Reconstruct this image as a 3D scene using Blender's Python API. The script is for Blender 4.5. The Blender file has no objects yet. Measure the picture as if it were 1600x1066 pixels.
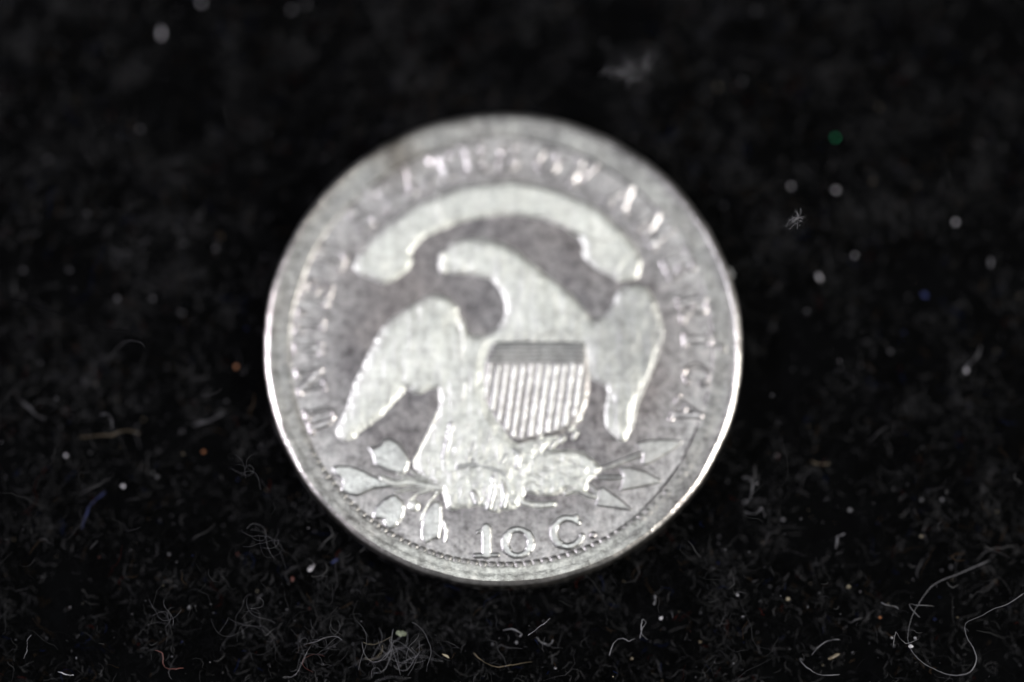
import bpy, math, random
import numpy as np
from mathutils import Vector, Matrix

# ------------------------------------------------------------------ scene, camera, light
# 1 Blender unit = 1 cm (a 1.88 cm coin seen by a macro lens)
sc = bpy.context.scene
sc.unit_settings.system = 'METRIC'
sc.unit_settings.scale_length = 0.01
C = sc.collection
random.seed(11)
RNG = np.random.default_rng(11)

COIN_TOP = 0.112                 # height of the coin's field above the cloth
TILT = math.radians(9.0)
DIST = 22.0
AIM = Vector((0.0352, 0.0292, COIN_TOP))
cam = bpy.data.cameras.new('camera')
cam_o = bpy.data.objects.new('camera', cam); C.objects.link(cam_o)
cam_o.location = AIM + Vector((0, -math.sin(TILT) * DIST, math.cos(TILT) * DIST))
cam_o.rotation_euler = (TILT, 0, 0)
cam.sensor_width = 36.0
VIEW_W = 1600 / 748 * 1.88
cam.lens = 36.0 * DIST / VIEW_W
cam.clip_start = 0.1; cam.clip_end = 200
cam.dof.use_dof = True
cam.dof.focus_distance = DIST - 0.19
cam.dof.aperture_fstop = cam.lens * 1e-3 / 3.2
cam.dof.aperture_blades = 0
sc.camera = cam_o

world = bpy.data.worlds.new('World'); sc.world = world; world.use_nodes = True
world.node_tree.nodes['Background'].inputs[0].default_value = (0.95, 1.0, 1.02, 1)
world.node_tree.nodes['Background'].inputs[1].default_value = 0.10

def lamp(name, loc, target, size, power, col):
    l = bpy.data.lights.new(name, 'AREA'); l.shape = 'DISK'; l.size = size; l.energy = power; l.color = col
    o = bpy.data.objects.new(name, l); C.objects.link(o)
    o.location = loc
    o.rotation_euler = (Vector(target) - Vector(loc)).to_track_quat('-Z', 'Y').to_euler()
    return o
lamp('desk_lamp_light_left', (-14, 0.3, 11.0), (0, 0, 0), 2.6, 2800, (0.98, 0.93, 1.0))
lamp('desk_lamp_light_right', (14, -3.0, 11.0), (0, 0, 0), 2.6, 3500, (1.0, 0.96, 0.88))
lamp('overhead_fill', (0.5, 4.6, 30), (0, 0, 0), 8.0, 1480, (0.97, 1.0, 0.98))  # added fill light, set where the flat silver mirrors it to the camera

sc.view_settings.view_transform = 'Standard'; sc.view_settings.look = 'None'
sc.view_settings.exposure = 0.0; sc.view_settings.gamma = 1.0
sc.view_settings.use_curve_mapping = False
sc.cycles.use_denoising = True
sc.cycles.max_bounces = 6

# ------------------------------------------------------------------ helpers
def tag(o, label=None, cat=None, group=None, kind=None):
    if label: o['label'] = label
    if cat: o['category'] = cat
    if group: o['group'] = group
    if kind: o['kind'] = kind
    return o

def mesh_obj(name, verts, faces, mat, parent=None, smooth=True, mat_idx=None):
    """verts (n,3) array, faces (m,k) array of equal-sized polygons"""
    verts = np.asarray(verts, np.float32); faces = np.asarray(faces, np.int32)
    me = bpy.data.meshes.new(name)
    k = faces.shape[1]
    me.vertices.add(len(verts)); me.vertices.foreach_set('co', verts.ravel())
    me.loops.add(faces.size); me.loops.foreach_set('vertex_index', faces.ravel())
    me.polygons.add(len(faces))
    me.polygons.foreach_set('loop_start', np.arange(0, faces.size, k, dtype=np.int32))
    me.polygons.foreach_set('loop_total', np.full(len(faces), k, np.int32))
    if smooth: me.polygons.foreach_set('use_smooth', np.ones(len(faces), bool))
    for m in (mat if isinstance(mat, (list, tuple)) else [mat]): me.materials.append(m)
    if mat_idx is not None: me.polygons.foreach_set('material_index', np.asarray(mat_idx, np.int32))
    me.update(calc_edges=True); me.validate()
    o = bpy.data.objects.new(name, me); C.objects.link(o)
    if parent: o.parent = parent
    return o

class Value:
    """smooth 2-D value noise, -1..1, for wear"""
    def __init__(s, seed): s.g = np.random.default_rng(seed).uniform(-1, 1, (256, 256))
    def __call__(s, x, y):
        xi = np.floor(x).astype(int); yi = np.floor(y).astype(int)
        fx = x - xi; fy = y - yi
        fx = fx * fx * (3 - 2 * fx); fy = fy * fy * (3 - 2 * fy)
        g = s.g; a = g[xi % 256, yi % 256]; b = g[(xi + 1) % 256, yi % 256]
        c = g[xi % 256, (yi + 1) % 256]; d = g[(xi + 1) % 256, (yi + 1) % 256]
        return (a * (1 - fx) + b * fx) * (1 - fy) + (c * (1 - fx) + d * fx) * fy
N1, N2, N3 = Value(1), Value(2), Value(3)

# ------------------------------------------------------------------ materials
def new_mat(name):
    m = bpy.data.materials.new(name); m.use_nodes = True
    nt = m.node_tree
    return m, nt, nt.nodes['Principled BSDF']

def node(nt, t, **kw):
    n = nt.nodes.new(t)
    for k, v in kw.items(): setattr(n, k, v)
    return n

def noise(nt, vec, scale, detail=4, rough=0.55):
    n = node(nt, 'ShaderNodeTexNoise'); n.inputs['Scale'].default_value = scale
    n.inputs['Detail'].default_value = detail; n.inputs['Roughness'].default_value = rough
    nt.links.new(vec, n.inputs['Vector']); return n.outputs['Fac']

def ramp(nt, fac, stops):
    r = node(nt, 'ShaderNodeValToRGB'); nt.links.new(fac, r.inputs[0])
    e = r.color_ramp.elements
    while len(e) < len(stops): e.new(0.5)
    for el, (p, c) in zip(e, stops):
        el.position = p; el.color = (*c, 1) if len(c) == 3 else c
    return r.outputs[0]

def mapped(nt, scale, rot=0):
    tc = node(nt, 'ShaderNodeTexCoord'); mp = node(nt, 'ShaderNodeMapping')
    mp.inputs['Scale'].default_value = scale; mp.inputs['Rotation'].default_value = (0, 0, rot)
    nt.links.new(tc.outputs['Object'], mp.inputs['Vector']); return mp.outputs[0]

def mix(nt, fac, a, b, blend='MIX'):
    n = node(nt, 'ShaderNodeMix', data_type='RGBA', blend_type=blend)
    if isinstance(fac, float): n.inputs[0].default_value = fac
    else: nt.links.new(fac, n.inputs[0])
    for s, v in ((n.inputs[6], a), (n.inputs[7], b)):
        if isinstance(v, tuple): s.default_value = (*v, 1)
        else: nt.links.new(v, s)
    return n.outputs[2]

def silver(name, dark, light, tint, rough, bump, scratch, edge=None, mottle=0.5, wing=False, pale_bottom=False):
    m, nt, p = new_mat(name)
    v = mapped(nt, (1, 1, 1))
    base = ramp(nt, noise(nt, v, 9, 6, 0.62), [(0.33, dark), (0.66, light)])
    blot = ramp(nt, noise(nt, v, 2.3, 3, 0.5), [(0.42, (0, 0, 0)), (0.68, (1, 1, 1))])
    col = mix(nt, blot, base, mix(nt, 0.55, base, tint))
    if edge:                                    # centuries of handling: the outer band is less toned
        ln = node(nt, 'ShaderNodeVectorMath', operation='LENGTH'); nt.links.new(v, ln.inputs[0])
        wob = node(nt, 'ShaderNodeMath', operation='MULTIPLY_ADD'); nt.links.new(noise(nt, v, 3.0, 4), wob.inputs[0])
        wob.inputs[1].default_value = 0.22; nt.links.new(ln.outputs['Value'], wob.inputs[2])
        col = mix(nt, ramp(nt, wob.outputs[0], [(0.70, (0, 0, 0)), (0.93, (1, 1, 1))]), col, edge)
    if pale_bottom:                                  # the rim is paler towards the bottom, with a ragged border
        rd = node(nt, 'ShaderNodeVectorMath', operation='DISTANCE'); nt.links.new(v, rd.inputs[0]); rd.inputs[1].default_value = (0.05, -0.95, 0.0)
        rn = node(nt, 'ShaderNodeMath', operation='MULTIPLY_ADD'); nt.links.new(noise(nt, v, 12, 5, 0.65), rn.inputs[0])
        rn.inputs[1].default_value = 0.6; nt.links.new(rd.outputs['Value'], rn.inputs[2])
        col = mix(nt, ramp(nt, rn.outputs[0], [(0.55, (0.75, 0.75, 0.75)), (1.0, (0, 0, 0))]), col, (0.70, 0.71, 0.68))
    if wing:                                    # grey tarnish creeping over the wing and banner end on the right
        wd = node(nt, 'ShaderNodeVectorMath', operation='DISTANCE'); nt.links.new(v, wd.inputs[0]); wd.inputs[1].default_value = (0.56, 0.02, 0.0)
        wn = node(nt, 'ShaderNodeMath', operation='MULTIPLY_ADD'); nt.links.new(noise(nt, v, 10, 6, 0.65), wn.inputs[0])
        wn.inputs[1].default_value = 0.7; nt.links.new(wd.outputs['Value'], wn.inputs[2])
        col = mix(nt, ramp(nt, wn.outputs[0], [(0.40, (0.8, 0.8, 0.8)), (0.74, (0, 0, 0))]), col, (0.40, 0.405, 0.41))
    st = node(nt, 'ShaderNodeVectorMath', operation='DISTANCE'); nt.links.new(v, st.inputs[0]); st.inputs[1].default_value = (-0.42, 0.76, 0.0)
    sn = node(nt, 'ShaderNodeMath', operation='MULTIPLY_ADD'); nt.links.new(noise(nt, v, 7, 4), sn.inputs[0])
    sn.inputs[1].default_value = 0.25; nt.links.new(st.outputs['Value'], sn.inputs[2])
    col = mix(nt, ramp(nt, sn.outputs[0], [(0.14, (0.7, 0.7, 0.7)), (0.27, (0, 0, 0))]), col, (0.17, 0.145, 0.12))
    streak = ramp(nt, noise(nt, mapped(nt, (46, 3.5, 1), 0.06), 1.0, 4, 0.65), [(0.36, (0.80, 0.79, 0.78)), (0.60, (1.06, 1.06, 1.06))])
    col = mix(nt, 0.5, col, streak, 'MULTIPLY')
    streak2 = ramp(nt, noise(nt, mapped(nt, (4, 60, 1), -0.04), 1.0, 4, 0.65), [(0.36, (0.85, 0.84, 0.84)), (0.58, (1.0, 1.0, 1.0))])
    col = mix(nt, 0.5, col, streak2, 'MULTIPLY')
    grime = ramp(nt, noise(nt, v, 26, 7, 0.78), [(0.38, (0.42, 0.41, 0.41)), (0.52, (0.9, 0.9, 0.9)), (0.66, (1.25, 1.22, 1.2))])
    col = mix(nt, mottle, col, grime, 'MULTIPLY')
    nt.links.new(col, p.inputs['Base Color'])
    p.inputs['Metallic'].default_value = 1.0
    r = node(nt, 'ShaderNodeMapRange'); nt.links.new(noise(nt, v, 14, 4), r.inputs[0])
    r.inputs[3].default_value = rough - 0.12; r.inputs[4].default_value = rough + 0.14
    nt.links.new(r.outputs[0], p.inputs['Roughness'])
    s1 = noise(nt, mapped(nt, (70, 4, 1), 0.05), 1.0, 3, 0.6)
    s2 = noise(nt, mapped(nt, (5, 80, 1), -0.3), 1.0, 3, 0.6)
    g = noise(nt, v, 55, 4, 0.65)
    b1 = node(nt, 'ShaderNodeBump'); b1.inputs['Strength'].default_value = scratch
    b1.inputs['Distance'].default_value = 0.002; nt.links.new(s1, b1.inputs['Height'])
    b2 = node(nt, 'ShaderNodeBump'); b2.inputs['Strength'].default_value = scratch * 0.6
    b2.inputs['Distance'].default_value = 0.002; nt.links.new(s2, b2.inputs['Height'])
    b3 = node(nt, 'ShaderNodeBump'); b3.inputs['Strength'].default_value = bump
    b3.inputs['Distance'].default_value = 0.003; nt.links.new(g, b3.inputs['Height'])
    nt.links.new(b1.outputs[0], b2.inputs['Normal']); nt.links.new(b2.outputs[0], b3.inputs['Normal'])
    nt.links.new(b3.outputs[0], p.inputs['Normal'])
    return m

M_FIELD = silver('toned_grey_silver', (0.198, 0.188, 0.202), (0.39, 0.376, 0.391), (0.335, 0.30, 0.295), 0.40, 1.0, 0.4, (0.57, 0.558, 0.57), 1.0)
M_DEVICE = silver('worn_bright_silver', (0.68, 0.70, 0.68), (0.93, 0.95, 0.92), (0.77, 0.79, 0.75), 0.46, 1.0, 0.7, None, 0.5, True)
M_ARROW = silver('grey_worn_silver', (0.41, 0.41, 0.42), (0.58, 0.585, 0.585), (0.50, 0.49, 0.48), 0.42, 0.6, 0.3)
M_SHIELD = silver('shield_silver', (0.30, 0.295, 0.305), (0.46, 0.45, 0.455), (0.40, 0.37, 0.36), 0.42, 0.5, 0.3)
M_MID = silver('half_worn_silver', (0.50, 0.505, 0.51), (0.70, 0.71, 0.705), (0.58, 0.59, 0.60), 0.38, 0.5, 0.3)
M_LETTER = silver('worn_grey_silver', (0.37, 0.355, 0.37), (0.54, 0.52, 0.535), (0.44, 0.41, 0.40), 0.31, 0.4, 0.2)
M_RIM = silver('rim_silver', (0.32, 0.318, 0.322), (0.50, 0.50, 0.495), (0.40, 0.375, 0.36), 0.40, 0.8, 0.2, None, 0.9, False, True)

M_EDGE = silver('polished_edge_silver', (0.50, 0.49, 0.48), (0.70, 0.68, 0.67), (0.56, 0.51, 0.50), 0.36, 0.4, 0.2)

def cloth_mat(name, col, rough=0.9, sheen=0.2):
    m, nt, p = new_mat(name)
    v = mapped(nt, (1, 1, 1))
    c = ramp(nt, noise(nt, v, 6, 4), [(0.3, tuple(x * 0.6 for x in col)), (0.7, tuple(min(1, x * 1.3) for x in col))])
    nt.links.new(c, p.inputs['Base Color'])
    p.inputs['Roughness'].default_value = rough
    p.inputs['Specular IOR Level'].default_value = 0.02
    p.inputs['Sheen Weight'].default_value = 0
    return m

M_CLOTH = cloth_mat('black_felt', (0.0010, 0.0011, 0.0013))
FIB = [cloth_mat('black_fibre', (0.0036, 0.0038, 0.0042), 0.6),
       cloth_mat('charcoal_fibre', (0.021, 0.0215, 0.023), 0.55),
       cloth_mat('grey_fibre', (0.052, 0.052, 0.056), 0.5),
       cloth_mat('brown_fibre', (0.026, 0.018, 0.012), 0.6),
       cloth_mat('navy_fibre', (0.004, 0.007, 0.024), 0.6),
       cloth_mat('maroon_fibre', (0.024, 0.005, 0.004), 0.6)]
def lint_mat(name, col, rough=0.5):
    m, nt, p = new_mat(name)
    v = mapped(nt, (1, 1, 1))
    c = ramp(nt, noise(nt, v, 40, 3), [(0.3, tuple(x * 0.7 for x in col)), (0.7, tuple(min(1, x * 1.2) for x in col))])
    nt.links.new(c, p.inputs['Base Color']); p.inputs['Roughness'].default_value = rough
    return m
L = {'white': lint_mat('white_lint', (0.46, 0.45, 0.50)), 'grey': lint_mat('grey_lint', (0.11, 0.11, 0.125)),
     'cream': lint_mat('cream_lint', (0.30, 0.26, 0.19)), 'tan': lint_mat('tan_lint', (0.085, 0.066, 0.042)),
     'orange': lint_mat('orange_lint', (0.26, 0.10, 0.04)), 'blue': lint_mat('blue_lint', (0.013, 0.022, 0.10)),
     'red': lint_mat('red_lint', (0.08, 0.022, 0.018)), 'green': lint_mat('green_lint', (0.04, 0.36, 0.17), 0.25),
     'sage': lint_mat('sage_lint', (0.16, 0.18, 0.13)), 'dim': lint_mat('dim_grey_lint', (0.05, 0.05, 0.058)), 'pale': lint_mat('pale_grey_lint', (0.2, 0.2, 0.22)), 'black': lint_mat('black_hair', (0.003, 0.003, 0.004), 0.4)}

for n_, v_ in (('black', 0.0),): L[n_].node_tree.nodes['Principled BSDF'].inputs['Specular IOR Level'].default_value = v_

# ------------------------------------------------------------------ cloth (the surface)
def cloth_height(x, y):
    h = 0.020 * N1(x * 1.3 + 40, y * 1.3 + 40) + 0.014 * N2(x * 4 + 60, y * 4 + 60) + 0.008 * N3(x * 13 + 80, y * 13 + 80)
    d = np.sqrt(x * x + y * y)
    return h * np.clip((d - 0.75) / 0.45, 0.1, 1) - 0.01
gx = np.linspace(-3.6, 3.6, 361); gy = np.linspace(-3.0, 3.0, 301)
X, Y = np.meshgrid(gx, gy, indexing='ij')
Z = cloth_height(X, Y)
idx = np.arange(X.size).reshape(X.shape)
quads = np.stack([idx[:-1, :-1], idx[1:, :-1], idx[1:, 1:], idx[:-1, 1:]], -1).reshape(-1, 4)
cloth = mesh_obj('black_cloth', np.stack([X, Y, Z], -1).reshape(-1, 3), quads, M_CLOTH)
tag(cloth, 'black felt cloth the silver coin lies on', 'cloth', kind='structure')

def tubes(paths, radii, sides=3):
    """paths (n,k,3), radii (n,k) -> verts, quads ; all tubes at once"""
    P = np.asarray(paths, float); n, k, _ = P.shape
    T = np.gradient(P, axis=1); T /= np.linalg.norm(T, axis=2, keepdims=True) + 1e-9
    up = np.where(np.abs(T[..., 2:3]) > 0.9, np.array([1., 0, 0]), np.array([0, 0, 1.]))
    A = np.cross(T, up); A /= np.linalg.norm(A, axis=2, keepdims=True) + 1e-9
    B = np.cross(T, A)
    ang = np.arange(sides) * 2 * math.pi / sides
    V = P[:, :, None, :] + np.asarray(radii)[:, :, None, None] * (A[:, :, None, :] * np.cos(ang)[:, None] + B[:, :, None, :] * np.sin(ang)[:, None])
    ids = np.arange(n * k * sides).reshape(n, k, sides)
    a = ids[:, :-1]; b = ids[:, 1:]
    F = np.stack([a, np.roll(a, -1, 2), np.roll(b, -1, 2), b], -1).reshape(-1, 4)
    return V.reshape(-1, 3), F

def fibre_field(n, seed, length, radius, lift, curl, k=8):
    r = np.random.default_rng(seed)
    pos = np.stack([r.uniform(-2.7, 2.7, n * 3), r.uniform(-2.0, 2.1, n * 3)], 1)
    clump = N1(pos[:, 0] * 3 + 33, pos[:, 1] * 3 + 33) + 0.7 * N2(pos[:, 0] * 8 + 33, pos[:, 1] * 8 + 33)
    pos = pos[((pos ** 2).sum(1) > 0.90 ** 2) & (clump + r.uniform(-0.7, 0.7, len(pos)) > -0.25)][:n]; n = len(pos)
    ln = length * r.lognormal(0, 0.45, n)
    th = r.uniform(0, 2 * math.pi, n); dth = r.normal(0, curl, (n, k)); th = th[:, None] + np.cumsum(dth, 1)
    elev = r.normal(0, 0.5, (n, 1)) + np.cumsum(r.normal(0, 0.32, (n, k)), 1)
    step = (ln / k)[:, None]
    dx = np.cumsum(np.cos(th) * np.cos(elev) * step, 1); dy = np.cumsum(np.sin(th) * np.cos(elev) * step, 1)
    dz = np.cumsum(np.sin(elev) * step, 1)
    x = pos[:, :1] + dx; y = pos[:, 1:] + dy
    # keep off the coin: fibres that wander onto it are pushed back to its edge
    d = np.sqrt(x * x + y * y); f = np.where(d < 0.946, 0.946 / np.maximum(d, 1e-3), 1.0); x = x * f; y = y * f
    z0 = np.abs(r.normal(0, 1, (n, 1))) * lift
    z = np.maximum(cloth_height(x, y) + z0 + dz, cloth_height(x, y) - 0.004)
    near = np.clip((np.sqrt(x * x + y * y) - 0.95) / 0.12, 0.25, 1)
    z = np.minimum(z, cloth_height(x, y) + 0.02 + (z0 * 2 + 0.16) * near)
    prof = np.concatenate([np.linspace(0.6, 1, k // 2), np.linspace(1, 0.4, k - k // 2)])
    rad = radius * r.lognormal(0, 0.3, (n, 1)) * prof
    return np.stack([x, y, z], -1), rad
allv, allf, alli = [], [], []; off = 0
for (n, seed, ln, rad, lift, curl, kk) in ((56000, 3, 0.055, 0.0017, 0.032, 0.6, 5), (10000, 4, 0.11, 0.0013, 0.040, 0.5, 7), (1000, 5, 0.20, 0.0010, 0.06, 0.45, 8)):
    P, R = fibre_field(n, seed, ln, rad, lift, curl, kk)
    V, F = tubes(P, R)
    lum = N2(P[:, 0, 0] * 10 + 17, P[:, 0, 1] * 10 + 17) + 0.6 * N3(P[:, 0, 0] * 11 + 17, P[:, 0, 1] * 11 + 17)
    kinds = RNG.choice(6, size=len(P), p=[0.56, 0.33, 0.07, 0.02, 0.012, 0.008])
    kinds = np.where((kinds == 0) & (lum > 0.35), 1, kinds); kinds = np.where((kinds == 1) & (lum > 0.75) & (RNG.random(len(P)) < 0.5), 2, kinds)
    kinds = np.where((kinds == 1) & (lum < -0.3), 0, kinds)
    allv.append(V); allf.append(F + off); alli.append(np.repeat(kinds, len(F) // len(P))); off += len(V)
fib = mesh_obj('felt_fibres', np.concatenate(allv), np.concatenate(allf), FIB, mat_idx=np.concatenate(alli))
# countless dust grains caught in the pile
nd = 5600
dp = np.stack([RNG.uniform(-3.0, 3.0, nd), RNG.uniform(-2.3, 2.4, nd)], 1); dp = dp[(dp ** 2).sum(1) > 0.98 ** 2]; nd = len(dp)
dr = 0.0017 * RNG.lognormal(0, 0.5, nd); dz = cloth_height(dp[:, 0], dp[:, 1]) + np.abs(RNG.normal(0, 0.035, nd)) + 0.012
octa = np.array([[1, 0, 0], [-1, 0, 0], [0, 1, 0], [0, -1, 0], [0, 0, 1], [0, 0, -1]], float)
of = np.array([[0, 2, 4], [2, 1, 4], [1, 3, 4], [3, 0, 4], [2, 0, 5], [1, 2, 5], [3, 1, 5], [0, 3, 5]])
st_ = RNG.uniform(0.5, 1.8, (nd, 1, 3))
DV = np.concatenate([dp, dz[:, None]], 1)[:, None, :] + octa[None] * dr[:, None, None] * st_
DF = (of[None] + 6 * np.arange(nd)[:, None, None]).reshape(-1, 3)
DUST = [L['grey'], L['white'], L['cream'], L['tan'], L['blue'], L['red']]
dk = np.repeat(RNG.choice(6, size=nd, p=[0.85, 0.03, 0.04, 0.05, 0.02, 0.01]), 8)
tag(mesh_obj('lint_dust', DV.reshape(-1, 3), DF, DUST, mat_idx=dk), 'fine pale dust grains scattered through the black felt', 'dust', kind='stuff')
tag(fib, 'mass of short black wool fibres covering the felt cloth', 'felt fibres', kind='stuff')

# ------------------------------------------------------------------ the coin
R0 = 9.4                               # radius in mm; everything below is in mm, scaled by 0.1
def cx(px): return (px - 786.0) / 374.0 * R0
def cy(py): return (544.5 - py) / 369.5 * R0
def pts(s):
    a = np.array([float(v) for v in s.replace(',', ' ').split()]).reshape(-1, 2)
    return np.stack([cx(a[:, 0]), cy(a[:, 1])], 1)
def chaikin(p, closed=True, n=2):
    for _ in range(n):
        q = np.roll(p, -1, 0) if closed else p[1:]
        a = p if closed else p[:-1]
        r = np.empty((len(a) * 2, 2)); r[0::2] = a * 0.78 + q * 0.22; r[1::2] = a * 0.22 + q * 0.78
        p = r if closed else np.vstack([p[:1], r, p[-1:]])
    return p
def seg_dist(x, y, a, b):
    ax, ay = a; bx, by = b; dx, dy = bx - ax, by - ay
    t = np.clip(((x - ax) * dx + (y - ay) * dy) / (dx * dx + dy * dy + 1e-12), 0, 1)
    return np.hypot(x - ax - t * dx, y - ay - t * dy)
def sd_poly(poly):
    def f(x, y):
        d = np.full(x.shape, 1e9); inside = np.zeros(x.shape, bool)
        for a, b in zip(poly, np.roll(poly, -1, 0)):
            d = np.minimum(d, seg_dist(x, y, a, b))
            c = (a[1] > y) != (b[1] > y)
            with np.errstate(divide='ignore', invalid='ignore'):
                inside ^= c & (x < (b[0] - a[0]) * (y - a[1]) / (b[1] - a[1] + 1e-12) + a[0])
        return np.where(inside, d, -d)
    f.box = (poly.min(0), poly.max(0)); return f
def sd_strokes(strokes):
    """strokes: (polyline in mm, half width or widths at both ends)"""
    def f(x, y):
        d = np.full(x.shape, -1e9)
        for line, w in strokes:
            for a, b in zip(line[:-1], line[1:]): d = np.maximum(d, w - seg_dist(x, y, a, b))
        return d
    allp = np.vstack([np.asarray(l) for l, w in strokes]); w = max(w for l, w in strokes)
    f.box = (allp.min(0) - w, allp.max(0) + w); return f

def relief(name, sdf, h, w, mat, parent, step=0.028, base=0.0, wear=0.03, extra=None, skirt=0.07, power=2.0):
    (x0, y0), (x1, y1) = sdf.box; m = 0.12
    xs = np.arange(x0 - m, x1 + m, step); ys = np.arange(y0 - m, y1 + m, step)
    X, Y = np.meshgrid(xs, ys, indexing='ij')
    d = sdf(X, Y) + wear * N1(X * 5 + 91, Y * 5 + 91) + wear * 0.6 * N2(X * 14 + 91, Y * 14 + 91)
    t = np.clip(d / w, -skirt / w, 1)
    z = np.where(t > 0, h * (1 - (1 - np.maximum(t, 0)) ** power), power * h * t)
    z = z + 0.005 * N3(X * 9 + 50, Y * 9 + 50) * np.clip(t, 0, 1) + 0.012 * h / 0.1 * N2(X * 2 + 30, Y * 2 + 30) * np.clip(t, 0, 1)
    if extra is not None: z = z + extra(X, Y, d)
    z = np.maximum(z, -0.06) + base
    keep = d > -skirt
    cell = keep[:-1, :-1] | keep[1:, :-1] | keep[1:, 1:] | keep[:-1, 1:]
    idx = np.arange(X.size).reshape(X.shape)
    q = np.stack([idx[:-1, :-1], idx[1:, :-1], idx[1:, 1:], idx[:-1, 1:]], -1)[cell]
    used = np.unique(q); remap = np.full(X.size, -1); remap[used] = np.arange(len(used))
    V = np.stack([X, Y, z], -1).reshape(-1, 3)[used] * 0.1
    return mesh_obj(name, V, remap[q], mat, parent)

coin = bpy.data.objects.new('silver_coin', None); C.objects.link(coin)
coin.empty_display_size = 0.3
coin.location = (0, 0, COIN_TOP)
tag(coin, 'worn silver ten cent coin with an eagle, lying on the black felt', 'coin')

# field: the flat struck surface with a shallow basin
nr, na = 110, 360
rr = np.linspace(0, 8.75, nr); aa = np.linspace(0, 2 * math.pi, na, endpoint=False)
Rg, Ag = np.meshgrid(rr, aa, indexing='ij'); Xf, Yf = Rg * np.cos(Ag), Rg * np.sin(Ag)
Zf = 0.010 * N1(Xf * 0.9 + 70, Yf * 0.9 + 70) + 0.004 * N2(Xf * 4 + 70, Yf * 4 + 70)
ids = np.arange(nr * na).reshape(nr, na)
q = np.stack([ids[:-1], ids[1:], np.roll(ids[1:], -1, 1), np.roll(ids[:-1], -1, 1)], -1).reshape(-1, 4)
mesh_obj('field', np.stack([Xf, Yf, Zf], -1).reshape(-1, 3) * 0.1, q, M_FIELD, coin)

# rim: raised lip, rounded shoulder, reeded edge and plain back
prof = [(8.30, -0.05), (8.50, 0.012), (8.60, 0.060), (8.66, 0.090), (8.74, 0.105), (8.84, 0.104), (8.95, 0.118), (9.04, 0.128),
        (9.13, 0.128), (9.20, 0.098), (9.28, 0.062), (9.35, 0.018), (9.385, -0.03), (9.395, -0.09), (9.395, -0.16), (9.355, -0.22), (9.355, -0.92), (9.36, -1.03), (9.28, -1.10),
        (9.0, -1.12), (6.0, -1.12), (3.0, -1.12), (0.05, -1.12)]
na = 1080
aa = np.arange(na) * 2 * math.pi / na
worn = 1 - 0.8 * np.clip(np.cos(aa - math.radians(12)) * 1.6 - 0.35, 0, 1) - 0.4 * np.clip(np.cos(aa - math.radians(160)) * 1.7 - 0.6, 0, 1) - 0.25 * np.clip(np.cos(aa - math.radians(105)) * 2 - 1, 0, 1)
Vr = []
for i, (r, z) in enumerate(prof):
    reed = 0.022 * np.cos(aa * 135) if 14 < i < 17 else 0.0
    x0_, y0_ = np.cos(aa) * r, np.sin(aa) * r
    wob = 0.012 * N1(x0_ * 1.6 + 20, y0_ * 1.6 + 20) + 0.005 * N2(x0_ * 9 + 20, y0_ * 9 + 20)
    rj = r + (reed + (0.02 * N3(x0_ * 1.2 + 9, y0_ * 1.2 + 9) + 0.008 * N2(x0_ * 6 + 9, y0_ * 6 + 9)) * (i < 18))
    if 0 < i < 8: rj = rj - (1 - worn) * (0.5 - i * 0.06)
    zz = z * (0.66 * worn if 0 < i < 7 else 0.8 * np.sqrt(worn) if i < 9 else 1.0) + wob * (1 < i < 12)
    Vr.append(np.stack([np.cos(aa) * rj, np.sin(aa) * rj, zz], 1))
ids = np.arange(len(prof) * na).reshape(len(prof), na)
q = np.stack([ids[:-1], ids[1:], np.roll(ids[1:], -1, 1), np.roll(ids[:-1], -1, 1)], -1).reshape(-1, 4)
Vr = np.concatenate(Vr) * 0.1
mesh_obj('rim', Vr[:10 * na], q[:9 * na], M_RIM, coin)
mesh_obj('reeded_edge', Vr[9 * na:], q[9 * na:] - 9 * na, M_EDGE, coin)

# denticles: one low tooth, repeated round the inside of the rim
def tooth_mesh():
    u = np.linspace(-1, 1, 9); v = np.linspace(-1, 1, 9); U, W = np.meshgrid(u, v, indexing='ij')
    r = (np.abs(U) ** 3 + np.abs(W) ** 4) ** (1 / 3)
    z = 0.046 * (1 - np.clip(r, 0, 1.3) ** 3)
    V = np.stack([8.62 + U * 0.20, W * 0.162, np.maximum(z, -0.05) + 0.012], -1).reshape(-1, 3) * 0.1
    ids = np.arange(81).reshape(9, 9)
    return V, np.stack([ids[:-1, :-1], ids[1:, :-1], ids[1:, 1:], ids[:-1, 1:]], -1).reshape(-1, 4)
V, F = tooth_mesh()
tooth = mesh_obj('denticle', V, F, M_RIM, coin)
NT = 155
for i in range(1, NT):
    t = tooth.copy(); C.objects.link(t); t.parent = coin
    t.rotation_euler.z = i * 2 * math.pi / NT
    a_ = math.degrees(i * 2 * math.pi / NT)
    worn_t = min(1.0, max(0.0, 1 - (abs(a_ - 264) - 50) / 34))
    t.scale = (1, 1, (0.12 + 0.88 * worn_t) * random.uniform(0.85, 1.1))

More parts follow.
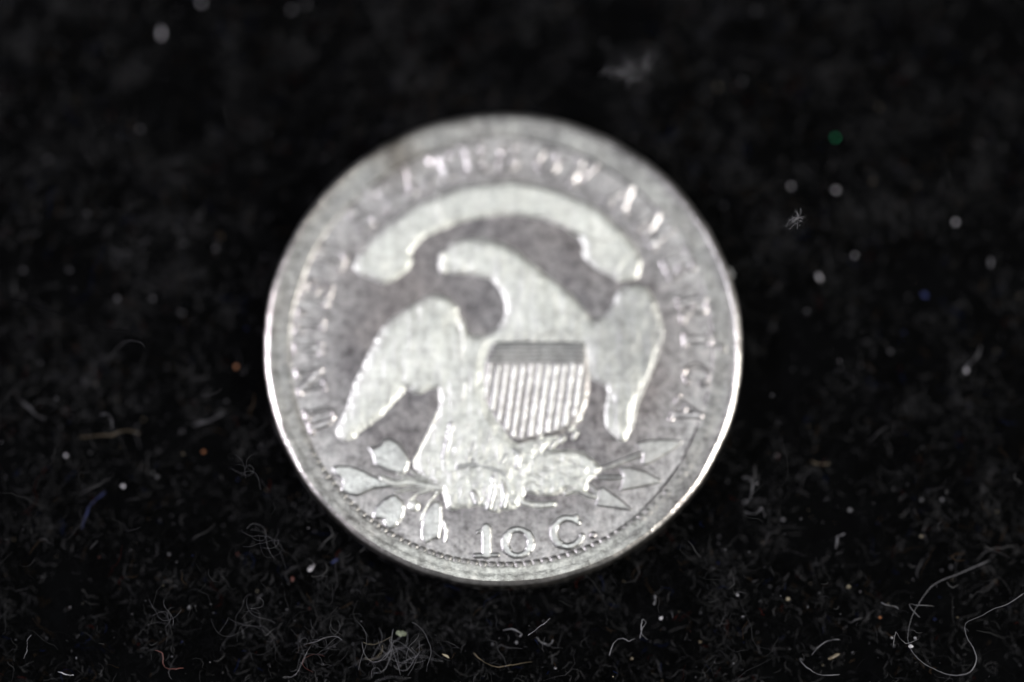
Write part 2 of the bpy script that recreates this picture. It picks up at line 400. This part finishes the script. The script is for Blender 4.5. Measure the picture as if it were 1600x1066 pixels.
# banner arching over the eagle
P_SCROLL = pts('''550 416 558 401 580 373 613 345 650 320 700 298 751 285 798 281 830 286 868 296 905 310 930 323 955 343 978 368
 993 385 1005 405 1003 420 998 434 985 439 970 440 950 430 930 418 914 404 909 394 914 384 906 372 888 359 863 347 830 339 798 334
 751 339 713 349 688 358 663 371 648 385 640 398 647 408 635 425 617 437 600 446 585 438 565 430 553 424''')
banner = relief('banner', sd_poly(chaikin(P_SCROLL)), 0.075, 0.27, M_DEVICE, coin)
def ridge(name, pts_px, half, h, mat, parent, base=0.0, w=None, wear=0.012, n=2):
    return relief(name, sd_strokes([(chaikin(pts(pts_px), False, n), half)]), h, w or half, mat, parent, base=base, wear=wear, step=0.022)
ridge('fold', '888 357 908 366 930 376 948 376 964 367', 0.05, 0.04, M_DEVICE, banner, base=0.065)
ridge('fold', '640 400 626 396 612 404 596 424', 0.05, 0.03, M_DEVICE, banner, base=0.065)
ridge('fold', '992 392 976 404 966 420 968 436', 0.05, 0.04, M_DEVICE, banner, base=0.065)
ridge('scratch', '683 303 690 352', 0.045, 0.05, M_DEVICE, banner, base=0.055)

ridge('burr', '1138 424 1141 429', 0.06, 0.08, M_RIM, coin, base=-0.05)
# eagle
P_EAGLE = pts('''688 410 691 395 700 384 718 374 751 371 780 378 805 390 830 410 860 435 893 460 920 490 924 500 943 493 960 475
 963 456 975 447 993 443 1010 447 1023 465 1030 485 1037 508 1037 530 1030 550 1020 575 1010 598 998 623 990 643 986 668 980 688 970 691
 958 682 948 672 943 655 944 638 948 620 950 608 940 600 928 595 921 600 920 620 912 645 900 662 880 680 862 692 850 700 842 712
 835 735 826 760 815 782 808 793 780 800 763 800 755 789 725 793 698 798 695 775 688 762 670 752 655 742 643 722 660 692 675 662
 684 642 687 625 684 606 670 610 655 616 643 614 634 606 633 613 623 623 610 637 595 653 575 666 563 675 553 685 543 690 530 685
 525 675 530 663 540 640 548 620 555 595 570 565 585 533 600 510 620 492 645 477 660 467 675 460 695 461 710 473 717 485 717 508
 725 517 743 524 763 523 780 510 790 490 790 470 780 450 763 435 743 430 723 428 710 428 695 422''')
P_SHIELD = pts('770 536 800 534 840 533 880 533 916 536 918 570 919 605 912 640 898 664 872 678 845 684 826 689 812 694 798 688 783 668 768 645 759 622 756 598 758 568')
sd_eagle = sd_poly(chaikin(P_EAGLE)); sd_sh = sd_poly(chaikin(P_SHIELD, n=1))
def eagle_extra(X, Y, d):
    z = 0.05 * np.clip((d - 0.2) / 1.2, 0, 1)                                   # the body swells to its middle
    px = X / R0 * 374 + 786; py = 544.5 - Y / R0 * 369.5
    low = np.clip((py - 640) / 70, 0, 1) * np.clip((px - 640) / 60, 0, 1)
    z += low * 0.016 * (N1(X * 4.5 + 12, Y * 3 + 12) + 0.6 * N2(X * 9, Y * 8 + 9)) * np.clip(d / 0.2, 0, 1)   # leg feathers
    wing = np.clip((px - 925) / 30, 0, 1)
    z += wing * 0.016 * N3(X * 4 + 3, Y * 2 + 3) * np.clip(d / 0.2, 0, 1)
    z += 0.012 * N3(X * 5 + 3, Y * 1.2 + 3) * np.clip(d / 0.2, 0, 1)
    z -= 0.06 * np.clip(sd_sh(X, Y) / 0.35 + 1.0, 0, 1)                           # seat of the shield
    return z
eagle = relief('eagle', sd_eagle, 0.078, 0.28, M_DEVICE, coin, extra=eagle_extra)
ridge('feather_edge', '684 644 676 664 661 694 646 722', 0.07, 0.05, M_DEVICE, eagle, base=0.03)
ridge('feather_edge', '1034 512 1031 548 1010 598 994 634 988 668', 0.05, 0.05, M_DEVICE, eagle, base=0.03)
ridge('feather_edge', '720 505 724 522 724 545 722 560', 0.05, 0.03, M_DEVICE, eagle, base=0.09)
ridge('feather_edge', '727 600 724 625', 0.05, 0.035, M_DEVICE, eagle, base=0.11)
ridge('beak', '692 398 690 412 693 421', 0.13, 0.07, M_DEVICE, eagle, base=0.05)
for k, s_ in enumerate(('768 672 764 690 758 705', '741 690 738 704', '752 716 738 718', '706 664 700 690 694 715', '716 730 742 726 766 730 790 742',
                        '772 746 770 770 764 792', '784 752 790 775 786 790', '740 770 746 784', '803 705 812 712 808 728', '792 712 782 724')):
    ridge('feather_edge', s_, 0.07, 0.013, M_MID, eagle, base=0.128)

for s_ in ('914 612 915 622', '911 634 908 644', '906 648 901 660', '894 668 889 672', '880 684 876 690', '868 690 862 698', '900 676 896 684', '888 660 884 664', '852 690 846 700', '836 694 834 702'):
    ridge('feather', s_, 0.09, 0.06, M_DEVICE, eagle, base=0.02, wear=0.03)
# shield with its bars
shield = relief('shield', sd_sh, 0.045, 0.16, M_SHIELD, coin, base=0.055, wear=0.01)
for i in range(5):
    y = 539 + i * 6.3
    x0_ = 773 - i * 2.4
    ridge('bar', f'{x0_} {y} 840 {y - 0.6} 913 {y}', 0.055, 0.030, M_MID, shield, base=0.092, wear=0.012, n=0)
for i in range(12):
    xt = 766 + i * 12.9
    xb = xt - 17
    yb = np.interp(xb + 6, [745, 765, 785, 812, 850, 880, 905], [608, 636, 664, 686, 676, 668, 640])
    f = (yb - 571) / 120
    a, b = sd_strokes([(pts(f'{xt} 571 {xt - 17 * f} {yb}'), random.uniform(0.065, 0.095))]), None
    relief('stripe', a, random.uniform(0.035, 0.05), 0.085, M_MID, shield, step=0.022, base=0.09, wear=0.008)

# olive branch: leaves, berry and stems
leaves = ['573 698 590 697 598 688 608 684 623 690 635 705 642 722 633 742 618 740 598 733 586 727 583 718 580 709',
          '518 730 530 726 550 727 568 733 583 742 600 748 618 756 620 760 590 763 575 770 560 776 543 773 530 765 536 756 533 748 522 740',
          '620 770 634 785 633 805 620 823 609 828 600 820 599 810 585 811 581 805 585 793 598 780 610 773',
          '682 780 691 787 692 806 691 825 688 842 680 841 665 850 658 840 657 821 663 802 672 787',
          '693 808 699 818 701 829 699 842 693 851 694 830']
branch = ridge('olive_branch', '598 748 618 756 640 752 662 757 690 762', 0.17, 0.06, M_DEVICE, coin)
for s_ in leaves:
    relief('leaf', sd_poly(chaikin(pts(s_), n=1)), 0.06, 0.14, M_MID, branch, step=0.022, wear=0.012)
relief('berry', sd_strokes([(pts('647 789 648 790'), 0.24)]), 0.09, 0.22, M_DEVICE, branch, step=0.022, wear=0.01)
for s_ in ('622 740 640 747 668 748 690 756', '684 769 668 786 657 812', '618 768 640 764 668 764', '640 782 652 770 676 764', '642 735 652 742 672 744'):
    ridge('stem', s_, 0.06, 0.05, M_DEVICE, branch)

# talons, arrows
foot = relief('foot', sd_poly(chaikin(pts('''839 703 875 701 907 703 922 713 937 726 943 730 935 741 922 750 920 764 911 771 894 773 888 762
 881 767 862 774 847 774 828 771 809 767 806 741 822 716'''), n=1)), 0.08, 0.24, M_DEVICE, coin,
       extra=lambda X, Y, d: 0.02 * N1(X * 5 + 5, Y * 5 + 5) * np.clip(d / 0.15, 0, 1))
ridge('talon', '812 772 815 784 832 788 850 789 864 787', 0.13, 0.06, M_DEVICE, foot, w=0.12)
for s_ in ('850 712 880 708 905 710 925 722', '812 745 828 740 846 746 858 756', '818 758 832 752 846 762', '868 734 886 744 904 748', '842 686 852 676', '844 708 848 692', '880 716 900 724 912 738', '884 770 900 764 916 772 930 776'):
    ridge('toe', s_, 0.07, 0.045, M_DEVICE, foot, base=0.05)
heads = ['1068 687 1035 685 999 689 990 694 1000 706 1003 711 1000 722 1007 729 1035 714 1063 696',
         '1035 751 1016 739 997 732 978 728 965 731 971 741 971 752 965 768 988 764 1025 757',
         '988 795 969 778 950 765 939 758 932 768 931 780 928 790 960 794 986 798']
shafts = ['1001 709 975 719 941 732', '933 745 950 746 973 746', '918 755 926 763 936 773']
for h_, s_ in zip(heads, shafts):
    ar = ridge('arrow', s_, 0.12, 0.05, M_ARROW, coin)
    relief('arrowhead', sd_poly(chaikin(pts(h_), n=1)), 0.055, 0.10, M_ARROW, ar, step=0.022, wear=0.01)

# lettering (glyph space: width about -0.4..0.4, height 0..1)
def arc(cx_, cy_, rx, ry, a0, a1, n=10):
    a = np.radians(np.linspace(a0, a1, n)); return np.stack([cx_ + rx * np.cos(a), cy_ + ry * np.sin(a)], 1)
T_, t_ = 0.135, 0.098
def S(*p): return np.array(p, float).reshape(-1, 2)
def serif(x, y, w=0.17): return (S(x - w, y, x + w, y), t_)
GL = {
 'I': [(S(0, .1, 0, .9), T_), serif(0, .05), serif(0, .95)],
 'T': [(S(0, .1, 0, .9), T_), serif(0, .05), (S(-.36, .94, .36, .94), t_), (S(-.37, .95, -.37, .74), t_), (S(.37, .95, .37, .74), t_)],
 'E': [(S(-.2, .05, -.2, .95), T_), (S(-.36, .05, .33, .05), t_), (S(-.36, .95, .31, .95), t_), (S(-.1, .5, .16, .5), t_), (S(.34, .06, .34, .26), t_), (S(.31, .94, .31, .75), t_), (S(.17, .4, .17, .6), t_)],
 'F': [(S(-.2, .05, -.2, .95), T_), serif(-.2, .05), (S(-.36, .95, .31, .95), t_), (S(-.1, .5, .16, .5), t_), (S(.31, .94, .31, .72), t_), (S(.17, .4, .17, .6), t_)],
 'U': [(S(-.24, .9, -.24, .35), T_), (arc(0, .3, .25, .25, 180, 360), .08), (S(.26, .9, .26, .3), t_), serif(-.24, .95), serif(.26, .95, .13)],
 'N': [(S(-.3, .05, -.3, .92), t_), (S(-.3, .9, .3, .1), T_), (S(.3, .08, .3, .95), t_), serif(-.3, .05, .13), serif(.3, .95, .13), (S(-.44, .95, -.3, .95), t_)],
 'D': [(S(-.22, .05, -.22, .95), T_), (np.vstack([S(-.36, .05), arc(-.02, .5, .36, .45, -90, 90, 12), S(-.36, .95)]), t_), (arc(-.05, .5, .35, .42, -55, 55, 8), .09)],
 'S': [(np.vstack([arc(0, .72, .25, .22, 20, 250, 10), arc(0, .27, .27, .23, 80, -160, 10)]), .085), (S(.25, .72, .25, .9), t_), (S(-.27, .3, -.27, .1), t_)],
 'A': [(S(-.3, .08, 0, .95), t_), (S(0, .95, .28, .08), T_), (S(-.18, .38, .16, .38), t_), serif(-.32, .05, .13), serif(.3, .05, .16)],
 'O': [(arc(0, .5, .33, .44, 0, 360, 24), .07), (arc(0, .5, .33, .42, 140, 220, 6), .095), (arc(0, .5, .33, .42, -40, 40, 6), .095)],
 'M': [(S(-.4, .08, -.34, .93), t_), (S(-.34, .93, 0, .12), T_ * .9), (S(0, .12, .34, .93), t_), (S(.34, .93, .38, .08), T_), serif(-.4, .05, .12), serif(.38, .05, .14), (S(-.44, .95, -.3, .95), t_), (S(.3, .95, .44, .95), t_)],
 'R': [(S(-.22, .05, -.22, .95), T_), (np.vstack([S(-.36, .95), arc(.04, .72, .24, .23, 90, -90, 10), S(-.2, .49)]), .07), (S(.05, .48, .28, .08), T_ * .9), serif(-.22, .05), (S(.24, .05, .42, .05), t_)],
 'C': [(arc(0, .5, .34, .44, 45, 315, 20), .07), (arc(-.01, .5, .33, .42, 130, 230, 8), .10), (S(.27, .95, .27, .68), t_), (S(.27, .2, .3, .26), t_)],
 '1': [(S(0, .1, 0, .9), .17), (S(-.36, .06, .34, .06), .085), (S(0, .93, -.28, .78), .07)],
 '0': [(arc(0, .5, .42, .43, 0, 360, 28), .12), (arc(0, .5, .42, .42, 145, 215, 6), .155), (arc(0, .5, .42, .42, -35, 35, 6), .155)],
 'c': [(arc(0, .5, .46, .45, 30, 330, 24), .12), (arc(-.01, .5, .45, .44, 140, 220, 8), .15), (S(.40, .92, .40, .70), .09)],
 '.': [(S(0, .1, .01, .1), .13)],
}
def glyph(ch, px, py, rot, hpx, name, hz=0.058, mat=None, wear=0.022):
    """px,py: foot of the letter, rot: its lean in radians"""
    s = hpx / 374 * R0; c, n = math.cos(rot), math.sin(rot); ox, oy = cx(px), cy(py)
    st = []
    for line, w in GL[ch]:
        q = line * s; st.append((np.stack([ox + q[:, 0] * c - q[:, 1] * n, oy + q[:, 0] * n + q[:, 1] * c], 1), w * s))
    o = relief(name, sd_strokes(st), hz, 0.105, mat or M_LETTER, coin, step=0.024, wear=wear, skirt=0.05)
    o['label'] = f'raised {"numeral" if ch in "10" else "full stop" if ch == "." else "letter"} {"" if ch == "." else ch.upper()}'.strip()
for word in (('U', 201), ('N', 189.3), ('I', 180), ('T', 172.5), ('E', 163), ('D', 151), ('S', 137), ('T', 128), ('A', 117.5), ('T', 108), ('E', 98.5), ('S', 88.7),
             ('O', 76.7), ('F', 66), ('A', 52), ('M', 38.5), ('E', 25.5), ('R', 12.3), ('I', 2.6), ('C', -8), ('A', -19)):
    ch, a = word; a = math.radians(a)
    glyph(ch, 786 + 282 * math.cos(a), 544.5 - 282 * math.sin(a) * 369.5 / 374, a - math.pi / 2, 45, 'letter', 0.058 * float(np.interp(math.degrees(a), [-20, 40, 60, 85, 100, 120, 140, 160, 201], [0.9, 0.75, 0.8, 0.85, 0.7, 0.5, 0.45, 0.9, 0.8])))
glyph('1', 761, 869, 0.03, 50, 'numeral', 0.07, M_MID, wear=0.015)
glyph('0', 811, 870, 0.08, 48, 'numeral', 0.07, M_MID, wear=0.015)
glyph('c', 893, 854, 0.26, 49, 'letter', 0.07, M_MID, wear=0.015)
glyph('.', 927, 839, 0.3, 46, 'full_stop', 0.05, wear=0.01)

# ------------------------------------------------------------------ loose lint on the cloth
MW = cam_o.matrix_world if False else Matrix.Translation(cam_o.location) @ Matrix.Rotation(TILT, 4, 'X')
def on_cloth(px, py, z):
    d = MW.to_3x3() @ Vector(((px - 800) / 1600 * VIEW_W / DIST, -(py - 533) / 1600 * VIEW_W / DIST, -1))
    o = cam_o.location; t = (z - o.z) / d.z
    return o + d * t

def speck(px, py, col, size, label, z=0.05, stretch=(1, 1, 0.8), rot=0.0, name='lint_speck', cat='lint'):
    """a crumpled grain of lint: an icosphere knocked out of round"""
    import bmesh
    bm = bmesh.new(); bmesh.ops.create_icosphere(bm, subdivisions=2, radius=size * 0.5)
    r = random.Random(int(px * 7 + py * 13))
    ph = [r.uniform(0, 6.28) for _ in range(6)]
    for v in bm.verts:
        n = v.co.normalized()
        k = 1 + 0.28 * math.sin(3.1 * n.x + ph[0]) * math.sin(2.7 * n.y + ph[1]) + 0.18 * math.sin(5.3 * n.z + ph[2] + 4 * n.x) + r.uniform(-0.08, 0.08)
        v.co = Vector((v.co.x * stretch[0], v.co.y * stretch[1], v.co.z * stretch[2])) * k
    me = bpy.data.meshes.new(name); bm.to_mesh(me); bm.free()
    me.materials.append(L[col])
    o = bpy.data.objects.new(name, me); C.objects.link(o)
    o.location = on_cloth(px, py, z); o.rotation_euler = (r.uniform(-.3, .3), r.uniform(-.3, .3), rot)
    return tag(o, label, cat, 'loose specks of lint on the cloth')

def smooth_path(p, n):
    p = np.asarray(p, float); k = len(p)
    t = np.linspace(0, k - 1, n); i = np.clip(t.astype(int), 0, k - 2); f = (t - i)[:, None]
    P = lambda j: p[np.clip(j, 0, k - 1)]
    a, b, c, d = P(i - 1), P(i), P(i + 1), P(i + 2)
    return 0.5 * (2 * b + (c - a) * f + (2 * a - 5 * b + 4 * c - d) * f ** 2 + (3 * b - a - 3 * c + d) * f ** 3)

def strand(path, col, rad, label, name='loose_fibre', cat='fibre', n=60, jitter=0.0009, parent=None):
    """path: (px, py, z) triples"""
    p = np.array([on_cloth(x, y, z) for x, y, z in path])
    q = smooth_path(p, n)
    if jitter: q += np.cumsum(RNG.normal(0, jitter, q.shape), 0) * np.sin(np.linspace(0, math.pi, n))[:, None]
    ph_ = RNG.uniform(0, 6.28)
    r = rad * 0.66 * (0.7 + 0.3 * np.sin(np.linspace(ph_, ph_ + 11, n))) * np.clip(np.minimum(np.arange(n), n - 1 - np.arange(n)) / 3 + 0.3, 0, 1)
    V, F = tubes(q[None], r[None], 6)
    if parent is not None: return mesh_obj(name, V, F, L[col], parent)
    return tag(mesh_obj(name, V, F, L[col]), label, cat, 'loose fibres on the cloth')

for a in (
 (315, 4, 'white', 0.016, 'white speck at the top edge of the cloth, above the pale streak'),
 (478, 6, 'grey', 0.014, 'faint grey speck at the top edge of the cloth, right of the bright one'),
 (1305, 215, 'green', 0.014, 'small shiny green speck on the cloth up right of the coin'),
 (1236, 291, 'white', 0.013, 'left one of two pale specks side by side right of the coin'),
 (1306, 297, 'white', 0.015, 'right one of two pale specks side by side right of the coin'),
 (1493, 347, 'white', 0.014, 'pinkish white speck near the right edge in the upper half'),
 (1160, 127, 'grey', 0.013, 'grey speck on the cloth right of the upper lint tuft'),
 (1445, 461, 'blue', 0.020, 'dark blue speck right of the coin at mid height'),
 (369, 573, 'orange', 0.014, 'orange brown speck close to the left of the coin'),
 (318, 706, 'orange', 0.011, 'reddish brown speck left of the coin, below the orange one'),
 (183, 467, 'grey', 0.014, 'left one of two faint grey specks above the black hair end'),
 (239, 467, 'grey', 0.012, 'right one of two faint grey specks above the black hair end'),
 (103, 712, 'white', 0.012, 'round whitish speck on the cloth at lower left, above the blue curl'),
 (192, 760, 'white', 0.013, 'whitish speck beside the top of the blue curl'),
 (246, 745, 'grey', 0.011, 'grey speck right of the blue curl, nearer the coin'),
 (264, 866, 'grey', 0.010, 'grey speck left of the thin branching tuft'),
 (296, 949, 'grey', 0.014, 'grey crumb below the branching tuft at lower left'),
 (1326, 917, 'cream', 0.013, 'brighter cream speck right of the coin bottom'),
 (1231, 936, 'cream', 0.014, 'dull cream speck left of and below the brighter one'),
 (1152, 930, 'white', 0.009, 'tiny white speck below the coin on its lower right'),
 (1375, 965, 'orange', 0.010, 'small orange speck left of the long pale hair'),
 (1394, 996, 'white', 0.009, 'tiny white grain just left of the long pale hair'),
 (1430, 997, 'white', 0.008, 'tiny white grain just inside the loop of the long pale hair'),
 (1094, 1003, 'tan', 0.011, 'small tan speck at the bottom right of the coin'),
 (1161, 964, 'white', 0.007, 'smallest white grain below and right of the coin'),
 (987, 1029, 'tan', 0.013, 'tan yellow speck near the bottom edge below the coin'),
 (868, 1044, 'white', 0.008, 'round white bead at the bottom edge below the coin'),
 (807, 1004, 'grey', 0.012, 'grey fluffy speck below the middle of the coin'),
 (1033, 966, 'white', 0.012, 'pale speck under the coin, above the wavy grey strand'),
 (1328, 797, 'grey', 0.013, 'grey speck right of the coin, left of two close grey specks'),
 (1440, 781, 'grey', 0.011, 'left one of two close grey specks at right'),
 (1472, 781, 'grey', 0.012, 'right one of two close grey specks at right'),
 (1440, 838, 'cream', 0.010, 'dull cream speck above the long pale hair'),
): speck(*a)
speck(252, 52, 'white', 0.014, 'pale upright streak of lint near the top left corner', stretch=(0.9, 2.6, 0.9))
speck(1280, 433, 'white', 0.014, 'bright oval lint grain right of the coin, level with the banner end', stretch=(0.85, 1.9, 0.8), rot=0.3)
speck(1510, 579, 'white', 0.013, 'bright lint grain near the right edge at mid height', stretch=(0.9, 1.5, 0.8))
speck(1548, 410, 'grey', 0.014, 'long greyish lint grain near the right edge above mid height', stretch=(0.9, 2.4, 0.8), rot=-0.15)
speck(486, 888, 'white', 0.016, 'pale oval crumb beside the blue one, just below the coin', stretch=(0.9, 2.0, 0.7), rot=-0.7)
speck(523, 877, 'blue', 0.013, 'bright blue sliver just below the coin on its left', stretch=(0.8, 2.3, 0.7), rot=-1.1)
speck(457, 905, 'red', 0.012, 'dull red speck left of the pale oval crumb', stretch=(0.9, 1.6, 0.8))
speck(627, 990, 'sage', 0.030, 'pale green crumb above the pale tangle of lint', z=0.07, stretch=(1.35, 0.8, 0.6), rot=-0.3)
speck(697, 1025, 'cream', 0.010, 'thin cream sliver right of the pale tangle of lint', z=0.08, stretch=(2.8, 0.8, 0.6), rot=-0.5)
speck(1303, 1026, 'tan', 0.013, 'long tan flake near the bottom edge at right', z=0.06, stretch=(3.6, 1.0, 0.5), rot=0.4)
speck(1423, 1010, 'white', 0.013, 'white knot of lint caught on the long pale hair', z=0.09, stretch=(1.4, 1.0, 0.9))

# long hairs and strands
strand([(1600, 927, .13), (1575, 944, .13), (1553, 952, .13), (1530, 964, .13), (1512, 971, .13), (1506, 983, .12), (1511, 998, .12), (1521, 1012, .12), (1526, 1030, .12),
        (1520, 1045, .12), (1504, 1054, .12), (1480, 1052, .115), (1450, 1040, .11), (1427, 1022, .10), (1417, 1000, .09), (1420, 972, .08), (1434, 940, .08), (1458, 912, .08), (1500, 895, .08), (1545, 876, .07)],
       'grey', 0.0028, 'long pale looping hair at the bottom right corner', name='long_hair', n=160)
strand([(1437, 965, .09), (1422, 948, .09), (1440, 950, .09), (1460, 948, .08)], 'grey', 0.002, 'short grey strand branching inside the long pale hair')
strand([(1396, 1010, .13), (1400, 990, .13), (1410, 1000, .12), (1420, 1004, .11), (1436, 998, .11)], 'grey', 0.0018, 'short hooked grey fibre at the white knot of lint')
strand([(-20, 462, .30), (20, 468, .32), (60, 480, .33), (100, 495, .33), (140, 511, .32), (170, 516, .29), (196, 517, .24), (214, 516, .02)], 'black', 0.0026, 'long black hair at the left edge', name='long_hair', n=80)
strand([(128, 826, .05), (134, 805, .06), (146, 785, .07), (165, 768, .06)], 'blue', 0.0035, 'dark blue curl of fibre at lower left')
strand([(242, 1016, .12), (254, 1022, .13), (258, 1040, .13), (270, 1046, .13), (287, 1044, .12)], 'red', 0.0035, 'small red fibre near the bottom edge at lower left', jitter=0.001)
strand([(125, 684, .05), (150, 680, .06), (175, 678, .06), (195, 672, .06), (218, 678, .05)], 'tan', 0.0045, 'blurred tan strand left of the coin')
strand([(30, 625, .05), (50, 640, .06), (70, 655, .05)], 'dim', 0.006, 'blurred grey slanting strand at the left edge')
strand([(157, 648, .09), (168, 648, .10), (176, 660, .10), (175, 672, .09)], 'grey', 0.0022, 'thin grey hook curving over the blurred tan strand')
strand([(300, 665, .05), (325, 655, .06), (350, 645, .05)], 'dim', 0.006, 'blurred grey strand between the tan strand and the coin')
strand([(37, 1030, .11), (43, 1010, .12), (49, 992, .12)], 'grey', 0.0020, 'short straight pale fibre near the bottom left corner')
strand([(90, 1050, .08), (103, 1054, .09), (115, 1055, .08)], 'white', 0.0030, 'small curved white fibre at the bottom left edge')
strand([(1160, 747, .07), (1172, 747, .08), (1179, 760, .08), (1176, 775, .08), (1166, 786, .07)], 'grey', 0.0030, 'grey hook shaped fibre right of the coin')
strand([(1163, 800, .08), (1178, 803, .08), (1188, 795, .09), (1196, 808, .08)], 'grey', 0.0026, 'small grey wavy fibre below the hook shaped one')
strand([(952, 1025, .08), (958, 1008, .09), (970, 1003, .09), (982, 1005, .09), (992, 998, .09)], 'grey', 0.0030, 'wavy grey strand below the coin')
strand([(1000, 998, .08), (1002, 982, .09), (1006, 972, .09), (999, 969, .09), (1000, 990, .09), (1012, 1000, .08)], 'grey', 0.0028, 'grey strand folded into a loop below the coin')
strand([(740, 1020, .06), (752, 1032, .07), (775, 1043, .07), (800, 1039, .07), (832, 1034, .06)], 'tan', 0.0034, 'curved brown strand near the bottom edge below the coin')
strand([(825, 993, .10), (842, 980, .13), (860, 966, .15)], 'white', 0.0012, 'thin straight bright fibre below the coin')
strand([(786, 985, .06), (800, 983, .07), (815, 988, .07), (812, 995, .06)], 'grey', 0.005, 'grey arched strand under the middle of the coin')
strand([(838, 996, .06), (856, 1010, .06), (864, 1000, .06)], 'grey', 0.006, 'grey tick shaped strand below the coin')
strand([(1268, 1024, .07), (1280, 1010, .08), (1295, 1004, .08), (1312, 1000, .07)], 'grey', 0.0028, 'upper grey curved fibre beside the tan flake')
strand([(1250, 1032, .07), (1265, 1048, .08), (1285, 1054, .08), (1312, 1054, .07)], 'grey', 0.0030, 'lower grey curved fibre beneath the tan flake')
strand([(1376, 941, .08), (1390, 948, .09), (1404, 952, .08)], 'grey', 0.0028, 'short grey fibre above the orange speck')
strand([(1306, 858, .06), (1308, 840, .07), (1320, 834, .07)], 'grey', 0.0040, 'bent grey fibre right of the coin bottom')
strand([(1022, 945, .06), (1024, 930, .07)], 'grey', 0.006, 'short upright grey fibre under the coin on its right')
strand([(1510, 575, .05), (1524, 555, .08), (1532, 540, .08)], 'dim', 0.005, 'short blurred fibre above the bright grain at the right edge')
strand([(1268, 720, .05), (1280, 722, .06), (1296, 724, .05)], 'tan', 0.005, 'small tan arc of fibre right of the coin')

# standing tufts of fine lint
def tuft(name, label, cx0, cy0, spread, n, z0, z1, col, rad, seed, length=70, accents=()):
    r = random.Random(seed)
    base = on_cloth(cx0, cy0, 0.0)
    root = bpy.data.objects.new(name, None); C.objects.link(root); root.location = base; root.empty_display_size = 0.1
    tag(root, label, 'lint tuft', 'tufts of lint standing on the cloth')
    for i in range(n):
        a = r.uniform(0, 6.28); turn = 0.0
        x = cx0 + r.gauss(0, spread[0] * 0.4); y = cy0 + r.gauss(0, spread[1] * 0.4); z = r.uniform(z0, z1)
        path = []; st = length * r.uniform(0.3, 1.2) / 9
        
        for k in range(10):
            path.append((x, y, max(0.03, z)))
            turn = 0.75 * turn + r.gauss(0, 0.22); a += turn; x += math.cos(a) * st; y += math.sin(a) * st; z += r.uniform(-0.02, 0.02)
        mx_, my_ = sum(q[0] for q in path) / len(path), sum(q[1] for q in path) / len(path)
        ox_, oy_ = cx0 + r.gauss(0, spread[0] * 0.45) - mx_, cy0 + r.gauss(0, spread[1] * 0.45) - my_
        path = [(q[0] + ox_, q[1] + oy_, q[2]) for q in path]
        path[0] = (path[0][0], path[0][1], min(path[0][2], 0.06))
        p = np.array([on_cloth(*q) for q in path]) - np.array(base)
        q = smooth_path(p, 34); rr_ = np.full(34, rad * r.uniform(0.3, 0.75))
        V, F = tubes(q[None], rr_[None], 4)
        c = accents[i % len(accents)] if accents and i % 5 == 1 else col
        mesh_obj('strand', V, F, L[c], root)
tuft('lint_tuft', 'pale tangled tuft of lint at the bottom edge below the coin', 612, 1022, (64, 30), 26, 0.09, 0.19, 'grey', 0.0013, 5, 75, ('grey', 'cream', 'pale'))
tuft('lint_tuft', 'thin branching tuft of fine hairs just left of the coin bottom', 412, 846, (24, 14), 9, 0.16, 0.24, 'dim', 0.0010, 8, 80, ('grey', 'black'))
tuft('lint_tuft', 'upright wispy tuft of pale hairs at lower left', 258, 965, (12, 34), 9, 0.13, 0.19, 'dim', 0.0010, 12, 80, ('grey', 'black'))
tuft('lint_tuft', 'loose tuft of crossing hairs between the wispy one and the tangle', 380, 975, (46, 26), 14, 0.10, 0.18, 'dim', 0.0010, 21, 75, ('grey', 'black'))
tuft('lint_tuft', 'fuzzy dark tuft at the bottom left of the pale tangle', 500, 1015, (50, 40), 26, 0.08, 0.17, 'dim', 0.0011, 31, 60, ('black', 'white', 'red'))
tuft('lint_tuft', 'blurred grey tuft of lint above the coin on its right', 985, 110, (34, 18), 34, 0.12, 0.28, 'pale', 0.0014, 41, 34, ('grey',))
tuft('lint_tuft', 'small frizzy tuft of lint right of the coin', 1246, 342, (14, 10), 18, 0.30, 0.42, 'pale', 0.0012, 51, 34, ('grey', 'black', 'black'))
tuft('lint_tuft', 'faint tuft of fine hairs right beside the lower left of the coin', 388, 735, (20, 24), 7, 0.20, 0.27, 'dim', 0.0009, 61, 60, ('black',))
